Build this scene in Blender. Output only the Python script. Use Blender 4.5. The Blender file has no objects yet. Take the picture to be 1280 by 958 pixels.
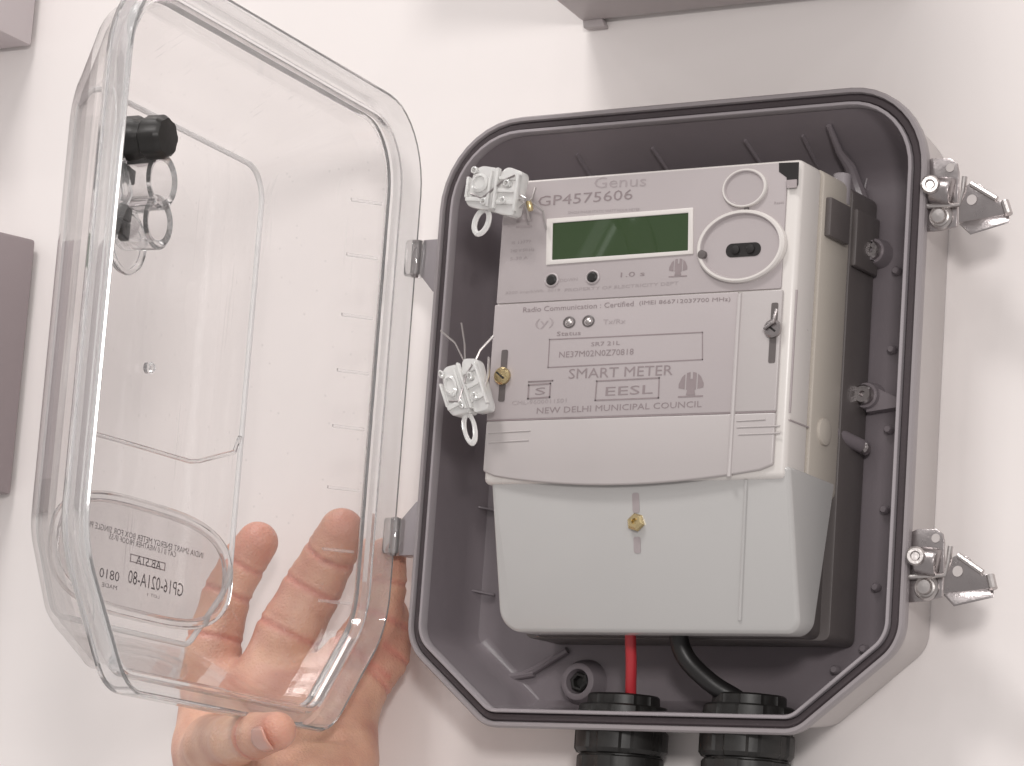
import bpy, bmesh, math, random
import numpy as np
from mathutils import Vector, Matrix
random.seed(4)
S = bpy.context.scene
COL = S.collection

# ------------------------------------------------------------------ camera
CAM_R = (-0.19154396489366843, 0.5554888344263778, 0.019788424550672295)
CAM_C = np.array([0.5881365493403463, -1.0327683712222144, -0.20478139572186546])
CAM_F = math.exp(8.312342760556005)          # focal length in photo pixels (1280 wide)

def rodrigues(r):
    r = np.array(r); t = np.linalg.norm(r); k = r / t
    K = np.array([[0, -k[2], k[1]], [k[2], 0, -k[0]], [-k[1], k[0], 0]])
    return np.eye(3) + np.sin(t) * K + (1 - np.cos(t)) * K @ K
ROT = rodrigues(CAM_R) @ np.array([[1, 0, 0], [0, 0, -1], [0, 1, 0.]])   # rows: right, down, forward
cam = bpy.data.cameras.new('camera'); camo = bpy.data.objects.new('camera', cam); COL.objects.link(camo)
cam.sensor_fit = 'HORIZONTAL'; cam.sensor_width = 36; cam.lens = CAM_F / 1280 * 36
cam.clip_start = .01; cam.clip_end = 50
M4 = Matrix.Identity(4)
for i in range(3):
    M4[i][0] = ROT[0][i]; M4[i][1] = -ROT[1][i]; M4[i][2] = -ROT[2][i]; M4[i][3] = CAM_C[i]
camo.matrix_world = M4
S.camera = camo

# ------------------------------------------------------------------ world, lamps, exposure
w = bpy.data.worlds.new('World'); S.world = w; w.use_nodes = True
bg = w.node_tree.nodes['Background']
bg.inputs[0].default_value = (1.0, .955, .94, 1); bg.inputs[1].default_value = .53

def area(name, loc, target, size, power, color=(1, 1, 1), size_y=None):
    l = bpy.data.lights.new(name, 'AREA'); l.energy = power; l.color = color
    l.shape = 'RECTANGLE'; l.size = size; l.size_y = size_y or size
    o = bpy.data.objects.new(name, l); COL.objects.link(o)
    o.location = loc
    o.rotation_euler = (Vector(target) - Vector(loc)).to_track_quat('-Z', 'Y').to_euler()
    return o
area('hall_lamp', (.95, -1.55, .22), (0, 0, 0), .20, 11, (1, .965, .94))
area('ceiling_lamp', (-.25, -1.1, 1.5), (0, 0, 0), .5, 15, (1, .97, .95), .25)
for k, q in enumerate(((-.62, -1.25, .95), (.15, -1.35, 1.15), (.95, -.85, .85), (-.15, -.75, 1.25), (.5, -.45, 1.05), (-1.05, -.55, .75), (1.25, -1.1, .45))):
    area('glint_spot', q, (0, 0, 0), .035, .55, (1, .98, .96))  # added unseen spots, scattered to put glints on glass and steel
S.view_settings.view_transform = 'Standard'; S.view_settings.look = 'None'
S.view_settings.exposure = -.03; S.view_settings.gamma = 1
S.view_settings.use_curve_mapping = False
S.render.engine = 'CYCLES'
cy = S.cycles
cy.max_bounces = 14; cy.transmission_bounces = 12; cy.transparent_max_bounces = 24
cy.glossy_bounces = 5; cy.diffuse_bounces = 4; cy.use_denoising = True
cy.sample_clamp_indirect = 6; cy.blur_glossy = .4

# ------------------------------------------------------------------ geometry of the view, as real points
def ray(px, py):
    return ROT.T @ np.array([(px - 640) / CAM_F, (py - 479) / CAM_F, 1.])
def at(px, py, y):
    d = ray(px, py); t = (y - CAM_C[1]) / d[1]
    return Vector(CAM_C + d * t)
LID_TH = 1.4546050284288683
LID_H = np.array([-.1246431507719624, -.00603878002125043, -.0008379477335472507])
LID_D = np.array([math.cos(LID_TH), -math.sin(LID_TH), 0]); LID_N = np.array([math.sin(LID_TH), math.cos(LID_TH), 0])
def lidp(px, py, n):
    o = LID_H + LID_N * n; d = ray(px, py)
    t = ((o - CAM_C) @ LID_N) / (d @ LID_N); q = CAM_C + d * t - LID_H
    return Vector((float(q @ LID_D), n, float(q[2])))

area('corner_glint_strip', (-.42, -.17, 1.0), (-.13, -.02, -.09), .20, 2.0, (1, .98, .96), .30)  # added unseen strip for a white highlight on the lid's lower corner
area('flank_glint_strip', (-1.25, -.13, .26), (-.1, -.1, 0), .09, 1.5, (1, .98, .96), .5)  # another added, unseen strip, meant to streak the lid's left flank
# two tubes added out of view so their reflection crosses the meter's display
for k, (px, py, ln) in enumerate(((744, 296, .30), (764, 292, .28))):
    v = Vector(ray(px, py)).normalized(); p0 = at(px, py, -.03); v.y = -v.y
    q = p0 + v * 1.5
    o = area('display_glare_tube', q, p0, (.010, .004)[k], .0055, (.92, 1, .93), ln)
    o.rotation_euler.rotate_axis('Z', math.radians(-24))

# ------------------------------------------------------------------ materials
def new_mat(name):
    m = bpy.data.materials.new(name); m.use_nodes = True
    return m, m.node_tree.nodes, m.node_tree.links
def plastic(name, col, rough=.4, var=.05, scale=60, bump=.02, spec=.5, metal=0, sss=0, coat=0, bscale=900, rvar=.08):
    m, N, L = new_mat(name); b = N['Principled BSDF']
    tc = N.new('ShaderNodeTexCoord')
    n1 = N.new('ShaderNodeTexNoise'); n1.inputs['Scale'].default_value = scale; n1.inputs['Detail'].default_value = 4
    L.new(tc.outputs['Object'], n1.inputs['Vector'])
    mr = N.new('ShaderNodeMapRange'); mr.inputs[3].default_value = 1 - var; mr.inputs[4].default_value = 1 + var
    L.new(n1.outputs['Fac'], mr.inputs[0])
    mx = N.new('ShaderNodeVectorMath'); mx.operation = 'SCALE'; mx.inputs[0].default_value = col
    L.new(mr.outputs[0], mx.inputs['Scale']); L.new(mx.outputs[0], b.inputs['Base Color'])
    r2 = N.new('ShaderNodeMapRange'); r2.inputs[3].default_value = max(.02, rough - rvar); r2.inputs[4].default_value = rough + rvar
    n3 = N.new('ShaderNodeTexNoise'); n3.inputs['Scale'].default_value = scale * 2.3; n3.inputs['Detail'].default_value = 6
    L.new(tc.outputs['Object'], n3.inputs['Vector']); L.new(n3.outputs['Fac'], r2.inputs[0]); L.new(r2.outputs[0], b.inputs['Roughness'])
    b.inputs['Specular IOR Level'].default_value = spec; b.inputs['Metallic'].default_value = metal
    b.inputs['Coat Weight'].default_value = coat
    if sss:
        b.inputs['Subsurface Weight'].default_value = sss; b.inputs['Subsurface Radius'].default_value = (.006, .0025, .0012); b.inputs['Subsurface Scale'].default_value = 1
    if bump:
        n2 = N.new('ShaderNodeTexNoise'); n2.inputs['Scale'].default_value = bscale; n2.inputs['Detail'].default_value = 3
        L.new(tc.outputs['Object'], n2.inputs['Vector'])
        bp = N.new('ShaderNodeBump'); bp.inputs['Strength'].default_value = bump * 5; bp.inputs['Distance'].default_value = .0003
        L.new(n2.outputs['Fac'], bp.inputs['Height']); L.new(bp.outputs[0], b.inputs['Normal'])
    return m
def clear_sheet(name, tint, haze=.03, rough=.02):
    """thin clear plastic: straight-through light plus an angle-dependent mirror part, a trace of haze"""
    m, N, L = new_mat(name); N.remove(N['Principled BSDF']); out = N['Material Output']
    g = N.new('ShaderNodeNewGeometry'); d = N.new('ShaderNodeVectorMath'); d.operation = 'DOT_PRODUCT'
    L.new(g.outputs['Normal'], d.inputs[0]); L.new(g.outputs['Incoming'], d.inputs[1])
    def math_(op, a, b=None):
        n = N.new('ShaderNodeMath'); n.operation = op
        for i, v in enumerate((a, b)):
            if v is None: continue
            if isinstance(v, (int, float)): n.inputs[i].default_value = v
            else: L.new(v, n.inputs[i])
        return n.outputs[0]
    c = math_('ABSOLUTE', d.outputs['Value']); p = math_('POWER', math_('SUBTRACT', 1, c), 5)
    fr = math_('ADD', math_('MULTIPLY', p, .955), .042)
    tr = N.new('ShaderNodeBsdfTransparent'); tr.inputs[0].default_value = (*tint, 1)
    gl = N.new('ShaderNodeBsdfGlossy'); gl.inputs['Roughness'].default_value = rough
    di = N.new('ShaderNodeBsdfDiffuse'); di.inputs[0].default_value = (.8, .78, .77, 1)
    tc = N.new('ShaderNodeTexCoord'); nz = N.new('ShaderNodeTexNoise'); nz.inputs['Scale'].default_value = 22; nz.inputs['Detail'].default_value = 5
    L.new(tc.outputs['Object'], nz.inputs['Vector'])
    nb = N.new('ShaderNodeTexNoise'); nb.inputs['Scale'].default_value = 28; L.new(tc.outputs['Object'], nb.inputs['Vector'])
    bp = N.new('ShaderNodeBump'); bp.inputs['Strength'].default_value = .25; bp.inputs['Distance'].default_value = .0008
    L.new(nb.outputs['Fac'], bp.inputs['Height']); L.new(bp.outputs[0], gl.inputs['Normal'])
    hz = N.new('ShaderNodeMapRange'); hz.inputs[1].default_value = .35; hz.inputs[2].default_value = .75
    hz.inputs[3].default_value = haze * .4; hz.inputs[4].default_value = haze * 1.8
    L.new(nz.outputs['Fac'], hz.inputs[0])
    mp = N.new('ShaderNodeMapping'); mp.inputs['Scale'].default_value = (260, 60, 14); mp.inputs['Rotation'].default_value = (.1, .5, .2)
    L.new(tc.outputs['Object'], mp.inputs['Vector'])
    ns = N.new('ShaderNodeTexNoise'); ns.inputs['Scale'].default_value = 1; ns.inputs['Detail'].default_value = 2; L.new(mp.outputs[0], ns.inputs['Vector'])
    sc = N.new('ShaderNodeMapRange'); sc.inputs[1].default_value = .70; sc.inputs[2].default_value = .76; sc.inputs[4].default_value = .16; L.new(ns.outputs['Fac'], sc.inputs[0])
    nd = N.new('ShaderNodeTexVoronoi'); nd.inputs['Scale'].default_value = 150; L.new(tc.outputs['Object'], nd.inputs['Vector'])
    dd = N.new('ShaderNodeMapRange'); dd.inputs[1].default_value = .10; dd.inputs[2].default_value = .05; dd.inputs[4].default_value = .10; L.new(nd.outputs['Distance'], dd.inputs[0])
    hsum = math_('ADD', math_('ADD', hz.outputs[0], sc.outputs[0]), dd.outputs[0])
    m1 = N.new('ShaderNodeMixShader'); L.new(hsum, m1.inputs[0]); L.new(tr.outputs[0], m1.inputs[1]); L.new(di.outputs[0], m1.inputs[2])
    m2 = N.new('ShaderNodeMixShader'); L.new(fr, m2.inputs[0]); L.new(m1.outputs[0], m2.inputs[1]); L.new(gl.outputs[0], m2.inputs[2])
    L.new(m2.outputs[0], out.inputs[0])
    return m
def glass(name, col=(1, 1, 1), rough=.02, trans=1, ior=1.49):
    m, N, L = new_mat(name); b = N['Principled BSDF']
    b.inputs['Base Color'].default_value = (*col, 1); b.inputs['Roughness'].default_value = rough
    b.inputs['Transmission Weight'].default_value = trans; b.inputs['IOR'].default_value = ior
    return m
MAT = dict(
    edge_shine=glass('edge_highlight_white', (1, .995, .995), .18, .5),  # white scatter stands in for bright edge highlights
    wall=plastic('wall_laminate', (.80, .755, .74), .38, .02, 6, .012, .4, bscale=500),
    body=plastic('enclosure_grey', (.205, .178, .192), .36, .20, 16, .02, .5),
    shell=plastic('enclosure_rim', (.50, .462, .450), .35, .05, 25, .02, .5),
    flange=plastic('enclosure_flange', (.29, .262, .27), .33, .06, 25, .02),
    lip=plastic('enclosure_lip', (.33, .30, .315), .3, .05, 25, .02),
    gasket=plastic('gasket_rubber', (.048, .036, .040), .5, .15, 80, .05),
    cover=plastic('meter_cover', (.455, .420, .415), .33, .02, 25, .012, .5),
    face=plastic('meter_face_print', (.415, .372, .375), .38, .02, 25, .01, .5),
    side=plastic('meter_case_cream', (.50, .455, .402), .45, .03, 25, .015),
    term=plastic('terminal_cover', (.45, .44, .432), .2, .02, 20, .008, .5, coat=.2),
    bezel=plastic('bezel_white', (.66, .625, .60), .3, .02, 25, .01),
    base=plastic('meter_base_dark', (.115, .100, .098), .42, .1, 40, .02),
    black=plastic('black_nylon', (.015, .014, .013), .45, .2, 60, .02),
    hole=plastic('dark_recess', (.012, .010, .010), .7, .1, 60, 0),
    ink=plastic('grey_ink', (.26, .215, .22), .5, .12, 300, 0),
    inklite=plastic('pale_ink', (.355, .31, .315), .5, .1, 300, 0),
    lidink=plastic('black_print', (.05, .04, .045), .5, .15, 300, 0),
    brass=plastic('brass', (.62, .50, .28), .28, .12, 200, .03, metal=1),
    steel=plastic('zinc_steel', (.52, .49, .48), .36, .16, 120, .05, metal=1, rvar=.12),
    steeldk=plastic('dull_steel', (.37, .34, .34), .30, .2, 120, .05, metal=1, rvar=.12),
    red=plastic('red_insulation', (.52, .035, .045), .35, .1, 100, .01),
    wire=plastic('black_insulation', (.012, .011, .011), .4, .2, 100, .02),
    seal=glass('milky_seal', (1, .995, .98), .04, .50),
    cab=plastic('cabinet_grey', (.43, .39, .39), .5, .04, 10, .015),
    cabdark=plastic('cabinet_mauve', (.29, .245, .255), .5, .05, 8, .015),
    cablite=plastic('cabinet_light', (.55, .50, .51), .5, .04, 10, .015),
    sheet=clear_sheet('clear_lid_sheet', (.988, .982, .981), .022),
    glass=glass('clear_lid_moulding', (1, .995, .995), .035, .90),
    crystal=glass('clear_cup', (1, .995, .995), .03, .95),
    skin=None, nail=None)
def lcd_mat():
    m, N, L = new_mat('lcd_green'); b = N['Principled BSDF']
    b.inputs['Base Color'].default_value = (.032, .058, .022, 1); b.inputs['Roughness'].default_value = .02
    return m
MAT['lcd'] = lcd_mat()
def skin_mat():
    m = plastic('skin', (.60, .315, .235), .42, .16, 70, .06, .45, sss=.25, bscale=1300)
    N, L = m.node_tree.nodes, m.node_tree.links; b = N['Principled BSDF']
    tc = [n for n in N if n.type == 'TEX_COORD'][0]
    n = N.new('ShaderNodeTexNoise'); n.inputs['Scale'].default_value = 38; n.inputs['Detail'].default_value = 5; L.new(tc.outputs['Object'], n.inputs['Vector'])
    r = N.new('ShaderNodeValToRGB'); r.color_ramp.elements[0].position = .32; r.color_ramp.elements[0].color = (.53, .255, .19, 1)
    r.color_ramp.elements[1].position = .68; r.color_ramp.elements[1].color = (.74, .47, .335, 1)
    at_ = N.new('ShaderNodeAttribute'); at_.attribute_name = 'flush'
    mxc = N.new('ShaderNodeMix'); mxc.data_type = 'RGBA'; mxc.blend_type = 'MIX'
    L.new(n.outputs['Fac'], r.inputs[0]); L.new(at_.outputs['Fac'], mxc.inputs[0]); L.new(r.outputs[0], mxc.inputs[6]); mxc.inputs[7].default_value = (.60, .21, .175, 1)
    L.new(mxc.outputs[2], b.inputs['Base Color'])
    vo = N.new('ShaderNodeTexVoronoi'); vo.feature = 'DISTANCE_TO_EDGE'; vo.inputs['Scale'].default_value = 620; L.new(tc.outputs['Object'], vo.inputs['Vector'])
    w2 = N.new('ShaderNodeTexNoise'); w2.inputs['Scale'].default_value = 160; w2.inputs['Detail'].default_value = 6; L.new(tc.outputs['Object'], w2.inputs['Vector'])
    ad = N.new('ShaderNodeMath'); ad.operation = 'MULTIPLY_ADD'; ad.inputs[1].default_value = 1.6; L.new(w2.outputs['Fac'], ad.inputs[0]); L.new(vo.outputs['Distance'], ad.inputs[2])
    bb = [q for q in N if q.type == 'BUMP'][0]; bb.inputs['Strength'].default_value = .55; bb.inputs['Distance'].default_value = .0006
    L.new(ad.outputs[0], bb.inputs['Height'])
    return m
MAT['skin'] = skin_mat()
MAT['nail'] = plastic('fingernail', (.62, .33, .27), .25, .05, 100, 0, sss=.2)

# ------------------------------------------------------------------ object helpers
def tag(o, label=None, cat=None, group=None, kind=None):
    for k, v in (('label', label), ('category', cat), ('group', group), ('kind', kind)):
        if v: o[k] = v
    return o
def empty(name, loc=(0, 0, 0)):
    o = bpy.data.objects.new(name, None); COL.objects.link(o); o.location = loc; o.empty_display_size = .01
    return o
def obj(name, verts, faces, mat, parent=None, smooth=35, bevel=0, segs=2):
    me = bpy.data.meshes.new(name); me.from_pydata([tuple(v) for v in verts], [], faces)
    bm = bmesh.new(); bm.from_mesh(me); bmesh.ops.remove_doubles(bm, verts=bm.verts, dist=1e-7)
    bmesh.ops.recalc_face_normals(bm, faces=bm.faces)
    if bevel:
        es = [e for e in bm.edges if len(e.link_faces) == 2 and e.calc_face_angle(0) > math.radians(28)]
        bmesh.ops.bevel(bm, geom=es, offset=bevel, segments=segs, profile=.5, affect='EDGES', clamp_overlap=True)
    bm.to_mesh(me); bm.free()
    for p in me.polygons: p.use_smooth = smooth > 0
    if smooth: me.set_sharp_from_angle(angle=math.radians(smooth))
    me.materials.append(MAT[mat] if isinstance(mat, str) else mat)
    o = bpy.data.objects.new(name, me); COL.objects.link(o)
    if parent: o.parent = parent
    return o
class MB:
    def __init__(s): s.v = []; s.f = []
    def add(s, v, f):
        k = len(s.v); s.v += [tuple(x) for x in v]; s.f += [tuple(i + k for i in q) for q in f]; return s
    def box(s, x0, x1, y0, y1, z0, z1):
        return s.add([(x, y, z) for x in (x0, x1) for y in (y0, y1) for z in (z0, z1)],
                     [(0, 1, 3, 2), (4, 6, 7, 5), (0, 4, 5, 1), (2, 3, 7, 6), (0, 2, 6, 4), (1, 5, 7, 3)])
    def prism(s, pts, y0, y1):                       # outline in x,z pushed along y
        n = len(pts); v = [(p[0], y0, p[1]) for p in pts] + [(p[0], y1, p[1]) for p in pts]
        f = [tuple(range(n)), tuple(range(2 * n - 1, n - 1, -1))] + [(i, (i + 1) % n, n + (i + 1) % n, n + i) for i in range(n)]
        return s.add(v, f)
    def loft(s, rings, closed=False, cap0=True, cap1=True):
        n = len(rings[0]); v = [p for r in rings for p in r]; f = []
        m = len(rings)
        for j in range(m if closed else m - 1):
            a, b = j * n, ((j + 1) % m) * n
            f += [(a + i, a + (i + 1) % n, b + (i + 1) % n, b + i) for i in range(n)]
        if not closed:
            if cap0: f.append(tuple(range(n)))
            if cap1: f.append(tuple(range(m * n - 1, (m - 1) * n - 1, -1)))
        return s.add(v, f)
    def tube(s, pts, r, n=10, closed=False, flat=1):
        pts = [Vector(p) for p in pts]; rings = []; m = len(pts)
        rs = r if isinstance(r, (list, tuple)) else [r] * m
        up = None
        for i, p in enumerate(pts):
            a = pts[(i - 1) % m] if closed or i else p; b = pts[(i + 1) % m] if closed or i < m - 1 else p
            t = (b - a).normalized()
            if up is None: up = Vector((0, 0, 1)) if abs(t.z) < .9 else Vector((1, 0, 0))
            x = t.cross(up).normalized(); up = x.cross(t).normalized()
            rings.append([p + (x * math.cos(k * 2 * math.pi / n) + up * math.sin(k * 2 * math.pi / n) * flat) * rs[i] for k in range(n)])
        return s.loft(rings, closed)
    def lathe(s, prof, axis, centre, n=32, radial=None):
        """prof: (radius, height) pairs along axis; closed solid"""
        ax = Vector(axis).normalized(); u = ax.orthogonal().normalized(); v = ax.cross(u); c = Vector(centre); rings = []
        for r, h in prof:
            rings.append([c + ax * h + (u * math.cos(k * 2 * math.pi / n) + v * math.sin(k * 2 * math.pi / n)) * max(r, 1e-5) * (radial(k, n, r) if radial else 1) for k in range(n)])
        return s.loft(rings)
    def build(s, name, mat, parent=None, **kw): return obj(name, s.v, s.f, mat, parent, **kw)

def rounded(poly, rads, off=0, n=8):
    """corner-rounded convex outline (CCW), offset outwards by off; constant vertex count"""
    out = []; m = len(poly)
    for i in range(m):
        p = Vector(poly[i]); a = (Vector(poly[i - 1]) - p).normalized(); b = (Vector(poly[(i + 1) % m]) - p).normalized()
        half = a.angle(b) / 2; bis = (a + b).normalized(); c = p + bis * (rads[i] / math.sin(half))
        na = Vector((-a.y, a.x)); nb = Vector((b.y, -b.x))       # outward normals of the two sides for a CCW outline
        if na.dot(bis) > 0: na = -na
        if nb.dot(bis) > 0: nb = -nb
        r = max(rads[i] + off, .0004); a0 = math.atan2(na.y, na.x); d = math.atan2(nb.y, nb.x) - a0
        d = (d + math.pi) % (2 * math.pi) - math.pi
        for k in range(n + 1):
            t = a0 + d * k / n; out.append((c.x + r * math.cos(t), c.y + r * math.sin(t)))
    return out
def ring(pts, y): return [(p[0], y, p[1]) for p in pts]
def ellipse(cx, cz, rx, rz, n=40): return [(cx + rx * math.cos(2 * math.pi * k / n), cz + rz * math.sin(2 * math.pi * k / n)) for k in range(n)]

def text(body, x0, x1, zc, h, y, parent, mat='ink', slope=0, bold=0, name='lettering'):
    """flat printed lettering filling x0..x1 with the given height, facing -y"""
    c = bpy.data.curves.new('t', 'FONT'); c.body = body; c.size = 1; c.resolution_u = 2; c.offset = bold
    t = bpy.data.objects.new('t', c); COL.objects.link(t)
    bpy.context.view_layer.update()
    me = bpy.data.meshes.new_from_object(t.evaluated_get(bpy.context.evaluated_depsgraph_get()))
    bpy.data.objects.remove(t); bpy.data.curves.remove(c)
    xs = [v.co.x for v in me.vertices]; ys = [v.co.y for v in me.vertices]
    sx = (x1 - x0) / (max(xs) - min(xs)); sz = h / (max(ys) - min(ys)); ym = (max(ys) + min(ys)) / 2; xm = min(xs)
    for v in me.vertices:
        X = x0 + (v.co.x - xm) * sx
        v.co = (X, y, zc + (v.co.y - ym) * sz + slope * (X - x0))
    me.name = name; me.materials.append(MAT[mat])
    o = bpy.data.objects.new(name, me); COL.objects.link(o); o.parent = parent
    return o

# ------------------------------------------------------------------ setting: wall and neighbouring cabinets
WALL = .036
m = MB(); m.box(-1.6, 1.6, WALL, WALL + .02, -1.4, 1.4)
tag(m.build('wall', 'wall', smooth=0), kind='structure')

def cabinet(x0, x1, z0, z1, depth, draft, mats, label, foot=False):
    """a shallow equipment case on the wall, tapering to its front"""
    root = empty('wall_cabinet', ((x0 + x1) / 2, WALL, z0)); tag(root, label, 'cabinet', 'equipment cases on the wall around the meter box')
    o = root.location
    b = MB()
    r0 = [(x0, WALL - .003, z0), (x1, WALL - .003, z0), (x1, WALL - .003, z1), (x0, WALL - .003, z1)]
    d = draft
    r1 = [(x0 + d, WALL - depth, z0 + d), (x1 - d, WALL - depth, z0 + d), (x1 - d, WALL - depth, z1 - d), (x0 + d, WALL - depth, z1 - d)]
    b.loft([r0, r1]); b.v = [tuple(Vector(v) - o) for v in b.v]
    b.build('case', mats[0], root, bevel=.0015)
    k = MB(); k.box(x0 + .004, x1 - .004, WALL - .003, WALL - .0002, z0 + .004, z1 - .004); k.v = [tuple(Vector(v) - o) for v in k.v]
    k.build('back_plate', 'hole', root)
    if foot:
        f = MB(); f.prism([(x0 + .0008, z0 + .001), (x0 + .0016, z0 - .0030), (x0 + .0115, z0 - .0030), (x0 + .0095, z0 + .001)], WALL - .0045, WALL - .0008)
        f.v = [tuple(Vector(v) - o) for v in f.v]; f.build('foot', mats[0], root, bevel=.0005)
    return root
cabinet(-.0645, .080, .1650, .30, .13, .009, ('cab',), 'grey tapered equipment case hanging above the meter box, its underside showing', True)
cabinet(-.52, -.336, -.021, .092, .075, .004, ('cabdark',), 'dark mauve grey equipment case at the left edge beside the open lid')
cabinet(-.52, -.3495, .181, .33, .06, .004, ('cablite',), 'pale grey equipment case in the upper left corner of the wall')

# ------------------------------------------------------------------ the meter enclosure
box = empty('meter_box', (0, WALL, 0)); tag(box, 'grey octagonal meter box on the wall with its clear lid swung open', 'meter box')
BX = Matrix.Translation((0, -WALL, 0))
def inbox(mb): mb.v = [(v[0], v[1] - WALL, v[2]) for v in mb.v]; return mb
HW, HH = .0998, .1140
POLY = [(-HW + .035, -HH), (HW - .037, -HH), (HW, -HH + .030), (HW, HH), (-HW, HH), (-HW, -HH + .028)]
RADS = [.010, .011, .014, .028, .031, .014]
def rim(off, y, n=10): return ring(rounded(POLY, RADS, off, n), y)
def rim_taper(off, y, top, n=10):
    P = [(x, z) for x, z in POLY]; P[3] = (P[3][0], HH - top); P[4] = (P[4][0], HH - top)
    R = list(RADS); R[3] = .016; R[4] = .018
    return ring(rounded(P, R, off, n), y)
# outer shell with its flange
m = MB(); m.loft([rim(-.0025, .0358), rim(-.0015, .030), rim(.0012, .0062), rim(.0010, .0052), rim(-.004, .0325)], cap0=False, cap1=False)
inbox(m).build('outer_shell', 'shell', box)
m = MB(); m.loft([rim(.0010, .0060), rim(.0036, .0045), rim(.0040, .003), rim(.0040, .0006), rim(.0034, -.0002), rim(.0022, -.0002), rim(.0018, .0006), rim(.0018, .003)], cap0=False, cap1=False)
inbox(m).build('rim_flange', 'flange', box)
m = MB(); m.loft([rim(.00165, .0034), rim(.00165, .0012), rim(.0010, .0006), rim(-.0008, .0006), rim(-.00135, .0012), rim(-.00135, .0034)], cap0=False, cap1=False)
inbox(m).build('gasket', 'gasket', box)
m = MB(); m.loft([rim(-.0015, .004), rim(-.0015, -.0006), rim(-.0018, -.0009), rim(-.0026, -.0009), rim(-.0029, -.0005), rim(-.0031, .0035)], cap0=False, cap1=False)
inbox(m).build('inner_lip', 'lip', box)
# tray: sloped walls, rounded into the back plate
m = MB(); m.loft([rim(-.0032, .0030), rim_taper(-.0055, .022, .0095), rim_taper(-.0068, .0275, .0125), rim_taper(-.009, .0305, .0135), rim_taper(-.0125, .0315, .014)], cap0=False)
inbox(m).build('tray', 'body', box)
PL = .0313
# ribs along the top slope and the corner
def bar(mb, a, b, wd, ht, up):
    a, b, up = Vector(a), Vector(b), Vector(up); t = (b - a).normalized(); x = t.cross(up).normalized(); u = x.cross(t)
    v = [p + x * sx * wd / 2 + u * su * ht for p in (a, b) for sx, su in ((-1, -.3), (1, -.3), (.6, 1), (-.6, 1))]
    mb.add(v, [(0, 1, 2, 3), (7, 6, 5, 4), (0, 4, 5, 1), (1, 5, 6, 2), (2, 6, 7, 3), (3, 7, 4, 0)])
def top_slope(y): return HH - .0036 - (y - .003) / .019 * .0115
for pa, pb in (((722, 186), (745, 213)), ((816, 177), (842, 207)), ((932, 166), (958, 198)), ((1004, 160), (1024, 186))):
    a, b = at(*pa, .012), at(*pb, .026); a.z = top_slope(.012); b.z = top_slope(.026)
    m = MB(); bar(m, a, b, .0011, .0010, (0, -.4, -1))
    inbox(m).build('top_rib', 'body', box)
m = MB(); m.tube([at(1036, 157, .008), at(1049, 190, .018), at(1062, 208, .024), at(1069, 230, .0285), at(1077, 252, .030)], [.0011, .0014, .0022, .0028, .0030], 10)
inbox(m).build('corner_rib', 'body', box)
m = MB(); q = [at(px, py, PL - .0004) for px, py in ((1086, 300), (1080, 240), (1086, 214), (1103, 200), (1126, 194))]
m.tube(q, [.0007] * 5, 8); inbox(m).build('floor_rib', 'body', box)
for (pa, pb) in (((574, 629), (618, 638)), ((560, 732), (618, 744))):
    a, b = at(*pa, PL - .0065), at(*pb, PL - .0005)
    m = MB(); bar(m, a, b, .0010, .0010, (0, -1, 0)); inbox(m).build('side_rib', 'body', box)
for pts in (((641, 848), (668, 838), (709, 813)), ((592, 842), (630, 848), (668, 842))):
    m = MB(); q = [at(x, y, PL - .0008) for x, y in pts]
    m.tube(q, [.0010, .0015, .0014], 8); inbox(m).build('floor_rib', 'body', box)
for px, py in ((1123, 340), (1117, 438), (1113, 538), (1108, 638), (1097, 735), (1082, 812), (1046, 838)):
    p = at(px, py, PL); m = MB(); m.lathe([(.0016, 0), (.0016, -.0022), (.0011, -.003), (0, -.003)], (0, 1, 0), p, 14)
    inbox(m).build('stud', 'body', box)
# mounting boss with recessed screw, lower left
p = at(726, 853, PL - .004); bs = MB()
bs.lathe([(.0092, .005), (.0085, .001), (.0070, -.0025), (.0058, -.003), (.0048, -.0028), (.0038, .001), (0, .001)], (0, 1, 0), p, 36)
b_ = inbox(bs).build('mounting_boss', 'body', box)
m = MB(); m.lathe([(.0040, .0012), (.0040, -.0014), (.0034, -.0019), (.0025, -.0017), (.0022, .0006), (0, .0006)], (0, 1, 0), p, 6)
inbox(m).build('socket_screw', 'black', b_)
# moulded fixing lugs right of the meter
def lug(px, py, hook):
    p = at(px, py, PL - .003); m = MB()
    m.lathe([(.0056, .004), (.0052, -.001), (.0046, -.003), (0, -.003)], (0, 1, 0), p, 28)
    if not hook:
        for zz in (-.0034, -.0004, .0028): m.box(p.x - .0024, p.x + .0012, p.y - .0058, p.y - .002, p.z + zz - .0006, p.z + zz + .0006)
        m.box(p.x - .0032, p.x - .0022, p.y - .0058, p.y - .002, p.z - .004, p.z + .0034)
    if hook: m.prism([(p.x, p.z + .0045), (p.x + .012, p.z - .001), (p.x + .0125, p.z - .0045), (p.x, p.z - .006)], p.y - .0015, p.y + .004)
    l = inbox(m).build('fixing_lug', 'body', box)
    c = MB(); c.lathe([(.0036, -.0025), (.0036, -.0052), (.0030, -.0058), (.0012, -.0058), (.0010, -.0045), (0, -.0045)], (0, 1, 0), p, 20)
    inbox(c).build('screw', 'steeldk', l)
lug(1095, 316, False); lug(1086, 496, True)
m = MB(); a, b = at(1040, 540, .010), at(1083, 561, PL - .004); m.tube([a, b], [.0026, .0026], 12)
pn = inbox(m).build('support_post', 'body', box)
m = MB(); m.lathe([(.0021, .001), (.0021, -.0015), (.0012, -.0022), (0, -.0022)], (0, 1, 0), at(1081, 560, PL - .006), 14); inbox(m).build('screw', 'steeldk', pn)

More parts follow.
